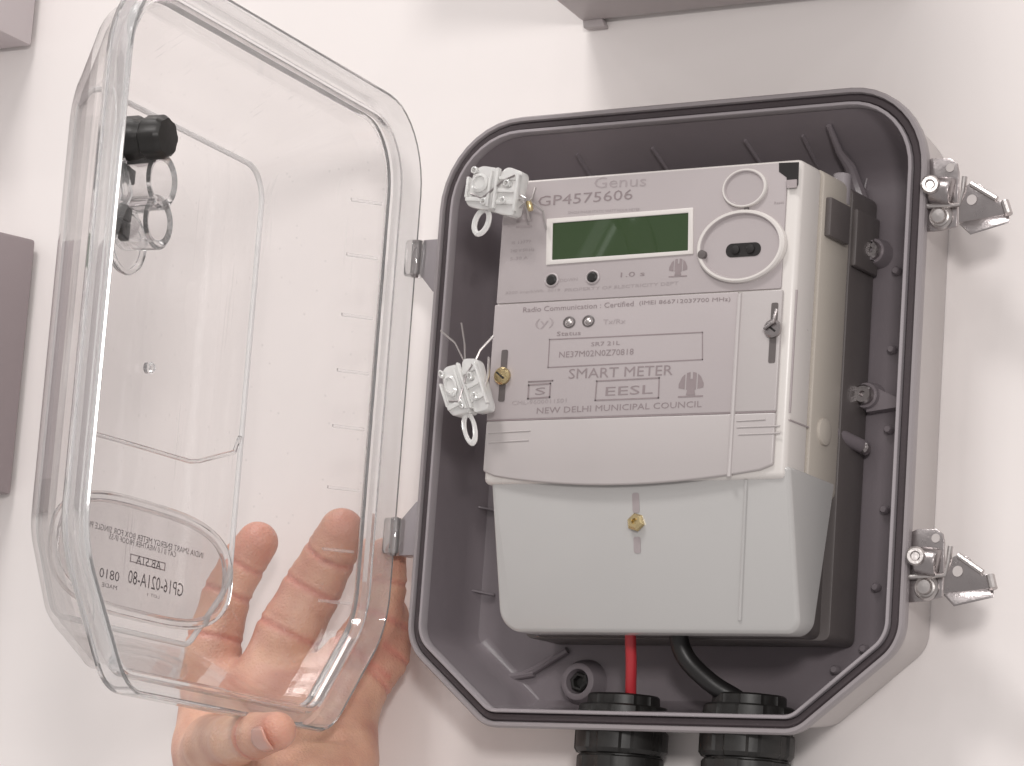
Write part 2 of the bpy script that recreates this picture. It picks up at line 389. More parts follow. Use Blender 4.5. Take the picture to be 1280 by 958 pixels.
# hinge brackets on the left flank
def hinge(zc, s):
    x = -.1036
    b = MB(); b.prism([(x + .0010, zc + .0075 * s), (x - .0090, zc + .0075 * s), (x - .0100, zc + .005 * s), (x - .0100, zc - .006 * s), (x - .0030, zc - .0135 * s), (x + .0010, zc - .0150 * s)], .0035, .0110)
    h = inbox(b).build('hinge_bracket', 'lip', box, bevel=.0006)
    k = MB(); k.lathe([(.0042, -.0068), (.0046, -.0060), (.0046, .0060), (.0042, .0068)], (0, 0, 1), (x - .0118, .0040, zc), 20)
    inbox(k).build('hinge_knuckle', 'glass', h)
    k = MB(); k.lathe([(.0011, -.0075), (.0013, -.0070), (.0013, .0070), (.0011, .0075)], (0, 0, 1), (x - .0118, .0040, zc), 14)
    inbox(k).build('hinge_pin', 'steeldk', h)
    return h
zu = at(530, 325, .006).z; zl = at(495, 672, .006).z
hinge(zu, 1); hinge(zl, -1)

# ------------------------------------------------------------------ latches on the right flank
def poly_at(pts, y): return [(at(px, py, y).x, at(px, py, y).z) for px, py in pts]
def arc_hole(mb, px, py, y, r, th): mb.lathe([(r, 0), (r, -th)], (0, 1, 0), at(px, py, y), 18)
LY = .0045
def latch(dx, dy, tilt):
    """all outlines are of the upper latch; dx, dy move the same latch down the flank"""
    P = lambda pts: [(px + dx, py + dy) for px, py in pts]
    q = poly_at(P([(1152, 206), (1166, 199), (1190, 199), (1198, 205), (1200, 216), (1199, 256), (1152, 258)]), LY)
    m = MB(); m.prism(q, LY, LY - .0012); r = inbox(m).build('latch', 'steeldk', box, bevel=.0003)
    q = poly_at(P([(1152, 262), (1198, 259), (1197, 284), (1176, 289), (1152, 291)]), LY)
    m = MB(); m.prism(q, LY + .0004, LY - .0010); inbox(m).build('catch_plate', 'steeldk', r, bevel=.0003)
    m = MB(); arc_hole(m, 1188 + dx, 210 + dy, LY - .0012, .0016, .0003); inbox(m).build('eyelet', 'shell', r)
    c = at(1179 + dx, 240 + dy, LY - .0012); m = MB()
    m.tube([c + Vector((-.0040, .0, .0004)), c + Vector((.0044, 0, -.0006))], .0054, 20)
    inbox(m).build('barrel', 'steeldk', r, bevel=.0012)
    m = MB(); m.lathe([(.0034, 0), (.0034, -.0022), (.0028, -.0030), (.0018, -.0030), (.0014, -.0012), (0, -.0012)], (-.35, .9, .1), c + Vector((-.0030, -.0046, .0015)), 18)
    inbox(m).build('screw', 'steel', r)
    a, b = at(1153 + dx, 258.5 + dy, LY - .002), at(1200 + dx, 256 + dy, LY - .002)
    m = MB(); m.tube([a, (a + b) / 2 + Vector((0, -.0004, -.0002)), b, b + Vector((.0012, -.0005, .005)), b + Vector((.0016, -.0005, .010))], .0010, 10); inbox(m).build('bail_wire', 'steel', r)
    c = at(1177 + dx, 272 + dy, LY - .001); m = MB()
    m.lathe([(.0046, 0), (.0046, -.0010), (.0040, -.0018), (.0034, -.0012), (.0028, -.0016), (.0024, -.0030), (0, -.0034)], (0, 1, 0), c, 24, None)
    inbox(m).build('rivet', 'steel', r)
    # lever: pierced plate, turned-up lower flange, rolled tip
    lev = P([(1199, 248), (1207, 234), (1214, 229), (1226, 231), (1245, 247), (1247, 252), (1256, 251), (1261, 262), (1261, 268), (1199, 279)])
    c0 = at(1200 + dx, 258 + dy, LY)
    def turn(mb):
        R = Matrix.Translation(c0) @ Matrix.Rotation(tilt, 4, 'Y') @ Matrix.Translation(-c0)
        mb.v = [tuple(R @ Vector(v)) for v in mb.v]; return mb
    m = MB(); m.prism(poly_at(lev, LY - .002), LY - .0014, LY - .0026)
    lv = inbox(turn(m)).build('lever', 'steeldk', r, bevel=.0003)
    m = MB(); a = [at(x, y, LY - .0026) for x, y in P([(1199, 278), (1261, 267)])]
    e = [at(x, y, LY - .0045) for x, y in P([(1213, 291), (1262, 276)])]
    a2 = [p + Vector((0, 0, -.0009)) for p in a]; e2 = [p + Vector((0, 0, -.0009)) for p in e]
    m.loft([[a[0], a[1], a2[1], a2[0]], [e[0], e[1], e2[1], e2[0]]]); inbox(turn(m)).build('lever_flange', 'steeldk', r, bevel=.0002)
    m = MB(); a, b = at(1214 + dx, 230 + dy, LY - .003), at(1246 + dx, 249 + dy, LY - .003)
    m.tube([a, (a + b) / 2, b], .0011, 8); inbox(turn(m)).build('lever_edge', 'steel', r)
    m = MB(); a, b = at(1256 + dx, 252 + dy, LY - .003), at(1261 + dx, 268 + dy, LY - .004)
    m.tube([a, b], .0015, 10); inbox(turn(m)).build('lever_tip', 'steel', r)
    m = MB(); arc_hole(m, 1215 + dx, 250 + dy, LY - .0026, .0019, .0003); inbox(turn(m)).build('eyelet', 'shell', r)
    return r
latch(0, 0, 0); latch(-18, 463, math.radians(4))

# ------------------------------------------------------------------ cable glands through the bottom
def gland(px):
    c = at(px, 905, .0190); cx, cyy = c.x, .0190
    g = MB(); teeth = lambda k, n, r: 1 + (.035 if (k % 4) < 2 else -.01)
    zf = -HH - .0025
    g.lathe([(.0170, -.0002), (.0174, -.0010), (.0174, -.0075), (.0164, -.0090), (.0150, -.0095), (.0148, -.0330)], (0, 0, 1), (cx, cyy, zf), 96, lambda k, n, r: (1.0 if (k % 12) < 8 else .955) if r > .0152 else 1)
    g.v = [(v[0], v[1], v[2]) for v in g.v]
    b = inbox(g).build('cable_gland', 'black', box, smooth=25)
    g = MB(); g.lathe([(.0150, -.0098), (.0158, -.0105), (.0158, -.030), (.0140, -.034), (.008, -.036)], (0, 0, 1), (cx, cyy, zf), 64, lambda k, n, r: 1 + (.05 if (k % 8) < 4 else -.012))
    inbox(g).build('dome_nut', 'black', b)
    zi = at(px, 882, .012).z
    g = MB(); g.lathe([(.0168, -.010), (.0172, -.0030), (.0170, -.0005), (.0164, .0002), (.0140, .0003), (.0138, .0036), (.0130, .0043), (.008, .0043)], (0, 0, 1), (cx, cyy, zi), 96, lambda k, n, r: (1.0 if (k % 16) < 9 else .955))
    inbox(g).build('lock_nut', 'black', b)
    return cx, cyy, zi
g1 = gland(778); g2 = gland(935)

# ------------------------------------------------------------------ the clear lid
lid = empty('lid'); lid.parent = box
lid['label'] = 'clear moulded lid with printed panel, swung open to the left'
lid.location = Vector(LID_H) - Vector((0, WALL, 0)); lid.rotation_euler = (0, 0, -LID_TH)
LW, LH = .200, .1150
LPOLY = [(.034, -LH), (LW - .030, -LH), (LW, -LH + .040), (LW, LH), (0, LH), (0, -LH + .038)]
LRAD = [.014, .012, .030, .027, .024, .030]
def lrim(off, n, seg=10): return ring(rounded(LPOLY, LRAD, off, seg), n)
tu, tt, tb = .029, .021, .019
tf = .037
DPOLY = [(.034 + tu * .75, -LH + tb), (LW - .030 - tf * .6, -LH + tb), (LW - tf, -LH + .040 + tb * .4), (LW - tf, LH - tt), (tu, LH - tt), (tu, -LH + .038 + tb * .4)]
DRAD = [.010, .010, .022, .016, .014, .022]
def lface(off, n, seg=10): return ring(rounded(DPOLY, DRAD, off, seg), n)
def mixr(a, b, t): return [tuple(Vector(p).lerp(Vector(q), t)) for p, q in zip(a, b)]
A0, F0 = lrim(0, 0), lface(.0, 0)
def dome(t, n, off=0):
    return [(p[0], n, p[2]) for p in mixr(lrim(off, 0), lface(off, 0), t)]
# shell: outer and inner skins joined at the mouth, about 1.8 mm thick
FIL = [(.035, .0105), (.60, .0290), (.635, .0302), (.70, .0325), (.77, .0347), (.84, .0367), (.90, .0384), (.95, .0397), (.99, .0406)]
outer = [dome(0, -.0006, .0010)] + [dome(t, -n - .0005, .0010) for t, n in FIL] + [lface(-.0015, -.0416)]
inner = [dome(0, -.0006, -.0008)] + [dome(t, -n + .0010, -.0009) for t, n in FIL] + [lface(-.0035, -.0399)]
m = MB(); k = len(outer[0]); m.loft(list(reversed(outer)) + inner)
m.build('clear_dome', 'sheet', lid, smooth=17)
m = MB(); m.tube([(p[0], -.0392, p[2]) for p in lface(-.0006, 0)], .0011, 8, closed=True); m.build('edge_bead', 'edge_shine', lid)  # the bead's milky white paints in highlights along the dome edge
# mouth moulding: flange, sealing ridge and outer skirt as one solid ring
prof = [(.0012, -.0012), (.0066, -.0012), (.0088, .0006), (.0092, .0100), (.0086, .0106), (.0078, .0104), (.0074, .0022), (.0030, .0012), (.0026, .0050), (.0020, .0054), (.0008, .0052), (-.0004, .0014), (-.0004, -.0004)]
m = MB(); m.loft([lrim(o, n) for o, n in prof], closed=True)
m.build('lid_rim', 'glass', lid, smooth=24)
# short reinforcing ribs on the hinge and free flanks
rib_z = [.086, .064, .040, .018, -.004, -.028, -.052, -.072]
for u0, s in ((0, 1),):
    for z in rib_z:
        m = MB(); v = [(u0 + s * .0004, -.002, z), (u0 + s * .0016, -.0012, z), (u0 + s * .0105, -.0105, z), (u0 + s * .0085, -.0112, z)]
        m.loft([[(a, b, z - .0005) for a, b, z in v], [(a, b, z + .0005) for a, b, z in v]]); m.build('rib', 'glass', lid)
# moulded frame of the viewing window, bottom line with its raised corner
m = MB(); q = [(.1470, -.0392, -.0293), (.120, -.0392, -.0285), (.066, -.0392, -.0275), (.060, -.0392, -.0265), (.034, -.0392, -.0185), (.0310, -.0390, -.012)]
m.tube(q, [.0009] * 6, 8); m.build('window_frame', 'glass', lid)
# oval name-plate pad
OV = [(.092 + .0605 * math.copysign(abs(math.cos(t)) ** .62, math.cos(t)), -.0388, -.0690 + .0200 * math.copysign(abs(math.sin(t)) ** .75, math.sin(t))) for t in [2 * math.pi * k / 56 for k in range(56)]]
m = MB(); m.tube(OV, .0021, 10, closed=True); pad = m.build('name_plate_rim', 'glass', lid)
m = MB(); m.loft([[(.092 + (x - .092) * .97, -.0388, -.069 + (z + .069) * .97) for x, y, z in OV], [(.092 + (x - .092) * .97, -.0380, -.069 + (z + .069) * .97) for x, y, z in OV]])
m.build('name_plate', clear_sheet('name_plate_sheet', (.945, .935, .935), .07), lid)
def lid_text(body, pl, pr, hpx, mat='lidink', bold=0):
    a, b = lidp(*pl, -.0398), lidp(*pr, -.0398)     # pr is the picture's right end = small u
    u0, u1 = min(a.x, b.x), max(a.x, b.x); zz = (a.z + b.z) / 2
    text(body, u0, u1, zz, hpx / 3400., -.0397, lid, mat, bold=bold)
lid_text('INDIA SMART ENERGY METER BOX FOR SINGLE PHASE', (97, 656), (254, 690), 7.5)
lid_text('CAT II 1.0 WEATHER PROOF IP-55', (136, 673), (220, 691), 7)
lid_text('AB 51A', (170, 700), (201, 707), 11)
lid_text('GP16-021A-80', (160, 723), (229, 736), 17)
lid_text('0810', (124, 716), (149, 721), 12)
lid_text('MADE', (127, 731), (146, 735), 5)
lid_text('LOT 1', (184, 744), (199, 746), 4)
a, b = lidp(163, 692, -.0398), lidp(206, 714, -.0398)
m = MB()
for r in ((a.x, b.x, a.z, a.z - .0004), (a.x, b.x, b.z, b.z + .0004), (a.x, a.x - .0006, a.z, b.z), (b.x, b.x + .0006, a.z, b.z)):
    m.box(min(r[:2]), max(r[:2]), -.0398, -.0397, min(r[2:]), max(r[2:]))
m.build('printed_frame', 'inklite', lid)
# black locking knob and the clear seal cup on the lid face
c = lidp(156, 174, -.036); m = MB()
m.lathe([(.0055, -.004), (.0078, -.003), (.0080, .006), (.0072, .0075), (.0066, .009), (.0078, .0102), (.0078, .0165), (.0066, .0182), (.003, .0185)], (0, 1, 0), c, 48, lambda k, n, r: 1 + (.03 if k % 6 < 3 else -.03))
m.build('locking_knob', 'black', lid)
c = lidp(158, 254, -.0385)
m = MB()
for dz, rr in ((.0078, .0106), (-.0076, .0100)):
    m.lathe([(rr, 0), (rr, .014), (rr - .0012, .0150), (rr - .0034, .0140), (rr - .0040, .003), (.001, .003)], (0, 1, 0), c + Vector((0, 0, dz)), 36)
cup = m.build('seal_cup', 'crystal', lid)
m = MB(); m.tube([c + Vector((.011, .003, .015)), c + Vector((.013, .006, .008)), c + Vector((.0125, .008, 0)), c + Vector((.0135, .006, -.008)), c + Vector((.011, .003, -.0165))], [.0012, .0018, .0022, .0018, .0012], 10)
m.build('seal_arm', 'glass', cup)
for dz in (.0085, -.0055, -.0110):
    m = MB(); m.box(c.x + .002, c.x + .014, c.y + .001, c.y + .005, c.z + dz - .0026, c.z + dz + .0028); m.build('seal_clip', 'black', cup, bevel=.0006)
m = MB(); m.lathe([(.0120, 0), (.0124, .0012), (.0120, .0022), (.0105, .0022), (.0102, .0004)], (0, 1, 0), c + Vector((-.001, 0, -.014)), 36); m.build('seal_ring', 'glass', cup)
m = MB(); m.lathe([(.0022, 0), (.0022, .0022), (.0015, .003), (0, .003)], (0, 1, 0), lidp(183, 460, -.0393), 20); m.build('stud', 'glass', lid)

# ------------------------------------------------------------------ the electricity meter
MY = PL
meter = empty('electricity_meter', (.0063, PL, 0)); tag(meter, 'cream and grey smart electricity meter with green display bolted in the grey box', 'electricity meter')
ML = Vector(meter.location)
def inm(mb): mb.v = [tuple(Vector(v) - ML) for v in mb.v]; return mb
YF = -.0300
XL, XR = -.0558, .0690
ZT, Z1, Z2, ZA, ZS, ZB = .0843, .0366, -.0075, -.0264, -.0322, -.0840
m = MB(); m.prism(rounded([(XL - .0015, ZB + .0006), (XR + .0012, ZB + .0006), (XR + .0012, ZT - .001), (XL - .0015, ZT - .001)], [.003] * 4, 0, 4), .0105, PL - .0002)
m.prism(rounded([(XL + .004, ZB + .0010), (XR - .0028, ZB + .0010), (XR - .0028, ZS), (XL + .004, ZS)], [.003] * 4, 0, 4), -.0055, .0112)
inm(m).build('base_case', 'base', meter, bevel=.0005)
m = MB(); m.prism(rounded([(XL - .0008, ZS - .001), (XR + .0006, ZS - .001), (XR + .0006, ZT + .0002), (XL - .0008, ZT + .0002)], [.003] * 4, 0, 4), -.0120, .0104)
inm(m).build('middle_case', 'side', meter, bevel=.0006)
# front housing: upper face panel, lower label cover with a curved lower edge
def front(name, pts, y0, y1, mat, bev=.0012):
    m = MB(); m.prism(pts, y0, y1); return inm(m).build(name, mat, meter, bevel=bev, segs=3)
front('front_case', [(XL, ZS + .001), (XR, ZS + .001), (XR, ZT), (XL, ZT)], -.0122, YF + .0008, 'bezel', .0024)
front('face_panel', rounded([(XL + .0010, Z1 + .0003), (XR - .0052, Z1 + .0003), (XR - .0052, ZT - .0014), (XL + .0010, ZT - .0014)], [.0006, .0006, .002, .002], 0, 3), YF + .0011, YF, 'face', .0004)
arc = [(XL + .0006 + (XR - .0046 - XL) * t, ZA - .0008 - (ZA - ZS) * math.sin(math.pi * t) ** .8 * (1 - .18 * t)) for t in [k / 24 for k in range(25)]]
XV = at(921, 450, YF).x
front('label_cover', [(XL + .0006, ZA)] + arc[1:-1] + [(XR - .0042, ZA), (XR - .0042, Z2 - .0002), (XL + .0006, Z2 - .0002)], YF + .0011, YF - .0006, 'cover', .0007)
front('label_panel', [(XL + .0006, Z2 + .0002), (XV - .0008, Z2 + .0002), (XV - .0008, Z1 - .0002), (XL + .0006, Z1 - .0002)], YF + .0011, YF - .0005, 'face', .0004)
front('side_panel', [(XV + .0006, Z2 + .0002), (XR - .0042, Z2 + .0002), (XR - .0042, Z1 - .0002), (XV + .0006, Z1 - .0002)], YF + .0011, YF - .0006, 'cover', .0005)
m = MB(); m.tube([(XV, YF - .0005, Z1 - .001), (XV, YF - .0005, ZA - .004)], .0009, 8); inm(m).build('ridge', 'cover', meter)
FP = YF - .00012        # printed on the face panel
LP = YF - .00062        # printed on the label panel
def mp(px, py): return at(px, py, YF)
def mtext(body, pl, pr, hpx, mat='ink', y=None, bold=0):
    a, b = mp(*pl), mp(*pr)
    sl = (b.z - a.z) / (b.x - a.x)
    text(body, a.x - ML.x, b.x - ML.x, a.z - ML.z, hpx / 3350., (FP if y is None else y) - ML.y, meter, mat, slope=sl, bold=bold)
mtext('Genus', (743, 229), (808, 226), 14, 'inklite')
mtext('GP4575606', (673, 252), (791, 243), 13, 'ink')
mtext('SINGLE PHASE STATIC WATT HOUR METER', (710, 266), (800, 262), 3.5, 'inklite')
mtext('1.0 s', (776, 344), (806, 342), 6)
mtext('IS 13779', (640, 304), (664, 302), 4, 'inklite')
mtext('240 V 50 Hz', (638, 314), (668, 312), 4, 'inklite')
mtext('5-30 A', (638, 324), (660, 322), 4, 'inklite')
mtext('3200 imp/kWh  2019', (632, 367), (700, 363), 4.5, 'inklite')
mtext('PROPERTY OF ELECTRICITY DEPT', (706, 363), (848, 354), 4, 'inklite')
mtext('DOWN', (700, 351), (722, 349), 4, 'inklite')
mtext('Reset', (968, 254), (980, 253), 3.5, 'inklite')
mtext('Radio Communication : Certified', (655, 388), (793, 380), 6.5, 'ink', LP)
mtext('(IMEI 866712037700 MHz)', (800, 380), (914, 375), 6.5, 'ink', LP)
mtext('(y)', (670, 406), (693, 404), 13, 'inklite', LP)
mtext('Tx/Rx', (755, 403), (783, 402), 6, 'inklite', LP)
mtext('Status', (697, 418), (727, 416.5), 5.5, 'ink', LP)
mtext('SR7 21L', (740, 431), (776, 429), 5, 'ink', LP)
mtext('NE37M02N0Z70818', (700, 444), (793, 440), 7.5, 'ink', LP)
mtext('SMART METER', (712, 468), (842, 463), 12.5, 'ink', LP)
mtext('EESL', (758, 490), (817, 487), 11, 'ink', LP)
mtext('CML-9600011501', (641, 504.5), (709, 501), 5, 'inklite', LP)
mtext('NEW DELHI MUNICIPAL COUNCIL', (672, 514), (878, 505.5), 7.5, 'ink', LP)
def mframe(corners, t, mat, y, name='printed_frame'):
    m = MB(); q = [mp(*c) for c in corners]
    for i in range(4):
        a, b = q[i], q[(i + 1) % 4]; a, b = Vector((a.x, y, a.z)), Vector((b.x, y, b.z)); d = (b - a).normalized(); nn = Vector((-d.z, 0, d.x)) * t / 2; a = a - d * t / 2; b = b + d * t / 2
        m.add([a - nn, b - nn, b + nn, a + nn], [(0, 1, 2, 3)])
    return inm(m).build(name, mat, meter, smooth=0)
mframe([(688, 425), (879, 416), (879, 450), (686, 460)], .0004, 'ink', LP)
mframe([(747, 477), (825, 473), (824, 498), (745, 501)], .0005, 'ink', LP - .00003)
mframe([(662, 482), (689, 480), (688, 497), (661, 499)], .0006, 'ink', LP - .00003)
mframe([(662, 477.5), (692, 476), (692, 476.8), (662, 478.3)], .0003, 'ink', LP - .00003)
mtext('S', (670, 490), (683, 489), 9, 'ink', LP)
# round tree marks (plain dome on a stem)
def mark(px, py, r, y):
    c = mp(px, py); m = MB(); dome_ = [(c.x + r * 1.1 * math.cos(t), c.z + r * math.sin(t)) for t in [math.radians(a) for a in range(-38, 219, 8)]]
    for x0, x1 in ((-1.2, -.62), (-.48, -.12), (.12, .48), (.62, 1.2)):
        xa, xb = c.x + x0 * r, c.x + x1 * r
        top = []
        for x in (xa, (xa + xb) / 2, xb):
            k = max(0., 1 - ((x - c.x) / (1.12 * r)) ** 2); top.append((x, c.z + r * math.sqrt(k)))
        bot = [(xb, c.z - r * .62 * (1 - .35 * abs(x1))), (xa, c.z - r * .62 * (1 - .35 * abs(x0)))]
        m.add([(p[0], y, p[1]) for p in top + bot], [(0, 1, 2, 3, 4)])
    m.add([(c.x - .13 * r, y - .00002, c.z + .4 * r), (c.x + .13 * r, y - .00002, c.z + .4 * r), (c.x + .45 * r, y - .00002, c.z - 1.0 * r), (c.x - .45 * r, y - .00002, c.z - 1.0 * r)], [(0, 1, 2, 3)])
    m.box(c.x - 1.2 * r, c.x + 1.2 * r, y - .00002, y + .0001, c.z - 1.18 * r, c.z - 1.05 * r)
    inm(m).build('printed_mark', 'ink', meter, smooth=0)
mark(865, 480, .0042, LP); mark(848, 334, .0031, FP)
m = MB(); c = mp(655, 285)
for dz in (0, .0022): m.box(c.x - .0035, c.x + .0035, FP - .00001, FP, c.z + dz, c.z + dz + .0009)
inm(m).build('printed_mark', 'inklite', meter, smooth=0)
# display with its raised frame
def quad_ring(mb, outer_, inner_, y0, y1):
    """frame between two 4-corner outlines, raised from y0 to y1"""
    o0 = [(p.x, y0, p.z) for p in outer_]; o1 = [(p.x, y1, p.z) for p in outer_]; i1 = [(p.x, y1, p.z) for p in inner_]; i0 = [(p.x, y0, p.z) for p in inner_]
    mb.loft([o0, o1, i1, i0], cap0=False, cap1=False)
O = [mp(*c) for c in ((683, 332), (867, 318), (867, 260), (684, 274))]; I = [mp(*c) for c in ((690.5, 325.5), (860.5, 313.5), (861, 266.5), (691.5, 279.5))]
m = MB(); quad_ring(m, O, I, YF + .0003, YF - .0006); fr = inm(m).build('display_frame', 'bezel', meter, bevel=.0003)
m = MB(); m.add([(p.x, YF - .00015, p.z) for p in I], [(0, 1, 2, 3)]); inm(m).build('display', 'lcd', meter, smooth=0)
# push buttons and lamps
def round_part(name, px, py, prof, mat, parent=meter, y=YF, sz=1.0, n=32, sx=1.0):
    c = mp(px, py); c.y = y; m = MB(); m.lathe(prof, (0, 1, 0), (0, 0, 0), n)
    m.v = [(v[0] * sx + c.x, v[1] + c.y, v[2] * sz + c.z) for v in m.v]
    return inm(m).build(name, mat, parent)
for px, py in ((690, 350.5), (741, 347)):
    b = round_part('push_button', px, py, [(.0029, .0004), (.0029, -.0004), (.0024, -.0007), (.0021, -.0004), (.0019, -.0004)], 'face', sx=1.05, sz=.93)
    round_part('button_core', px, py, [(.0021, .0004), (.0021, -.0005), (.0014, -.0011), (0, -.0011)], 'black', b, sx=1.05, sz=.93)
for px, py in ((712.5, 403.5), (736.5, 402)):
    b = round_part('indicator_lamp', px, py, [(.0026, .0004), (.0026, -.0002), (.0020, -.0004), (.0019, .0002), (.0, .0002)], 'base', y=YF - .0005, sz=.85)
    round_part('lens', px, py, [(.0014, .0004), (.0013, -.0004), (.0007, -.0009), (0, -.001)], 'steel', b, y=YF - .0005, sz=.9)
# round cap and optical port
rx = 26.5 / 2968 * 1.0; b = round_part('round_cap', 932, 236, [(rx, .0006), (rx, -.0010), (rx - .0005, -.0014), (rx - .0012, -.0014), (rx - .0016, -.0006), (0, -.0006)], 'face', sz=.80, n=48)
rx = 52 / 2968; pt = round_part('optical_port', 928, 309, [(rx, .0006), (rx, -.0016), (rx - .0006, -.0022), (rx - .0018, -.0022), (rx - .0024, -.0010), (.0001, -.0010)], 'face', sz=.755, n=64)
round_part('port_ring', 928, 309, [(rx + .0001, .0004), (rx + .0001, -.0017), (rx - .0006, -.0024), (rx - .0015, -.0024), (rx - .0019, -.0012), (rx - .0019, .0004)], 'bezel', pt, sz=.755, n=64)
round_part('cap_ring', 932, 236, [(.00895, .0004), (.00895, -.0011), (.0086, -.0015), (.0081, -.0015), (.0078, -.0006), (.0078, .0004)], 'bezel', b, sz=.80, n=48)
c = mp(931, 313); m = MB(); m.prism(rounded([(c.x - .0070, c.z - .0026), (c.x + .0070, c.z - .0026), (c.x + .0070, c.z + .0024), (c.x - .0070, c.z + .0024)], [.0024] * 4, 0, 6), YF - .0009, YF - .00125)
inm(m).build('port_window', 'hole', pt)
for dx in (-.0030, .0030):
    m = MB(); m.lathe([(.0017, 0), (.0016, -.0006), (.0008, -.0010), (0, -.0010)], (0, 1, 0), (c.x + dx, YF - .00125, c.z), 16); inm(m).build('port_diode', 'hole', pt)
round_part('port_pin', 881, 320, [(.0016, 0), (.0016, -.0026), (0, -.0028)], 'base', pt, n=14)
round_part('port_pin', 934, 262, [(.0009, 0), (.0009, -.0008), (0, -.0009)], 'base', pt, n=14)
# corner notch: dark slot
m = MB(); m.prism([(p.x, p.z) for p in (mp(974, 204), mp(999, 203), mp(998, 232), mp(984, 233), mp(983.5, 222), mp(974, 215))], YF - .00005, YF - .0002); nt = inm(m).build('seal_slot', 'hole', meter)
m = MB(); m.prism([(p.x, p.z) for p in (mp(984, 226), mp(997, 225), mp(997, 235), mp(985, 236))], YF - .0002, YF - .0008); inm(m).build('slot_tab', 'inklite', nt)
# engraved double lines on the label cover
def groove(px0, px1, y):
    a, b = mp(*px0), mp(*px1); m = MB(); m.tube([(a.x, y, a.z), (b.x, y, b.z)], .0003, 6); inm(m).build('moulded_line', 'cover', meter)
for q in (((612, 542), (664, 539)), ((612, 554), (662, 551)), ((922, 527), (958, 525)), ((922, 535), (976, 533)), ((924, 544), (976, 542))): groove(*q, YF - .00065)
a, b = mp(607, 526), mp(984, 513); m = MB(); m.box(XL + .0007, XR - .0043, YF + .0002, YF - .00045, Z2 - .00025, Z2 + .00025); inm(m).build('seam', 'ink', meter)
# screws in their slots
def slot_screw(px, py, up, dn, mat, y, hex_=False, slotmat='ink'):
    c = mp(px, py); wd = .00135
    m = MB(); m.prism(rounded([(c.x - wd, c.z - dn), (c.x + wd, c.z - dn), (c.x + wd, c.z + up), (c.x - wd, c.z + up)], [.0006] * 4, 0, 3), y - .00005, y - .00018)
    s = inm(m).build('screw_slot', slotmat, meter)
    m = MB(); m.lathe([(.0033, 0), (.0033, -.0012), (.0026, -.0020), (.0008, -.0022), (0, -.0022)], (0, 1, 0), (c.x, y - .0001, c.z), 6 if hex_ else 24); inm(m).build('screw_head', mat, s)
    m = MB(); m.box(c.x - .0021, c.x + .0021, y - .0024, y - .0021, c.z - .00035, c.z + .00035)
    m.v = [(c.x + (v[0] - c.x) * .8 + (v[2] - c.z) * .6, v[1], c.z + (v[2] - c.z) * .8 - (v[0] - c.x) * .6) for v in m.v]; inm(m).build('screw_cut', 'hole', s)
    return s
slot_screw(630, 471, .0100, .0095, 'brass', YF - .0006, slotmat='base')
slot_screw(968, 412, .0095, .0122, 'steeldk', YF - .0006, slotmat='base')
m = MB(); a = mp(967, 410); m.tube([(a.x - .002, YF - .0035, a.z - .001), (a.x + .0016, YF - .0038, a.z + .0012), (a.x + .0024, YF - .003, a.z + .006)], .0006, 8); inm(m).build('seal_wire', 'steeldk', meter)
# terminal cover, leaning back towards its lower edge
TX0, TX1 = -.0530, .0712
tz = ZS + .0055
def yfront(z): return -.0284 + (tz - z) / (tz - ZB) * .0112
pts = rounded([(TX0 + .002, ZB), (TX1 + .0008, ZB), (TX1 - .0012, tz), (TX0, tz)], [.0085, .0050, .0012, .0012], 0, 8)
def tring(off, dy):
    q = rounded([(TX0 + .002, ZB), (TX1 + .0008, ZB), (TX1 - .0012, tz), (TX0, tz)], [.0085, .0050, .0014, .0014], off, 8)
    return [(x, yfront(z) + dy, z) for x, z in q]
m = MB(); m.loft([[(x, -.0065 + (z - ZB) / (tz - ZB) * .0150, z) for x, z in rounded([(TX0 + .002, ZB + .0004), (TX1 + .0002, ZB + .0004), (TX1 - .0018, tz), (TX0, tz)], [.0085, .005, .0014, .0014], .0004, 8)],
                  tring(.0003, .0016), tring(0, .0007), tring(-.0006, .0002), tring(-.0013, 0)])
tc_ = inm(m).build('terminal_cover', 'term', meter, smooth=40)
a = at(934, 600, -.027); b = at(926, 776, -.0175)
m = MB(); m.tube([(a.x, yfront(a.z) - .0001, a.z), (b.x, yfront(b.z) - .0001, b.z)], .0007, 8); inm(m).build('moulded_line', 'term', tc_)
c = at(797, 654, -.024); yy = yfront(c.z)
def tilt_pt(x, z, o): return (x, yfront(z) - o, z)
for z0, z1 in ((c.z + .0035, c.z + .0105), (c.z - .0108, c.z - .0050)):
    m = MB(); q = rounded([(c.x - .0014, z0), (c.x + .0014, z0), (c.x + .0014, z1), (c.x - .0014, z1)], [.0008] * 4, 0, 4)
    m.loft([[tilt_pt(x, z, .00005) for x, z in q], [tilt_pt(x, z, .0002) for x, z in q]]); inm(m).build('screw_slot', 'inklite', tc_)
m = MB(); m.lathe([(.0034, .0002), (.0034, -.0012), (.0025, -.0019), (.0012, -.0019), (.0010, -.0008), (0, -.0008)], (0, 1, -.15), (c.x, yy, c.z), 6); inm(m).build('screw_head', 'brass', tc_)
# dark mounting clip and pin at the upper right flank of the case
m = MB(); a = at(1030, 275, -.004); m.box(XR + .0004, XR + .0030, -.010, .006, a.z - .0075, a.z + .0068); inm(m).build('mounting_clip', 'base', meter, bevel=.0006)
m = MB(); a = at(1062, 292, .014); m.box(XR + .0008, XR + .0035, .0108, .0300, a.z - .013, a.z + .0085); inm(m).build('mounting_clip', 'base', meter, bevel=.001)
m = MB(); a = at(1052, 236, .008); m.tube([(a.x, .008, a.z + .0055), (a.x, .008, a.z - .0065)], .0034, 18); inm(m).build('mounting_pin', 'lip', meter, bevel=.0008)
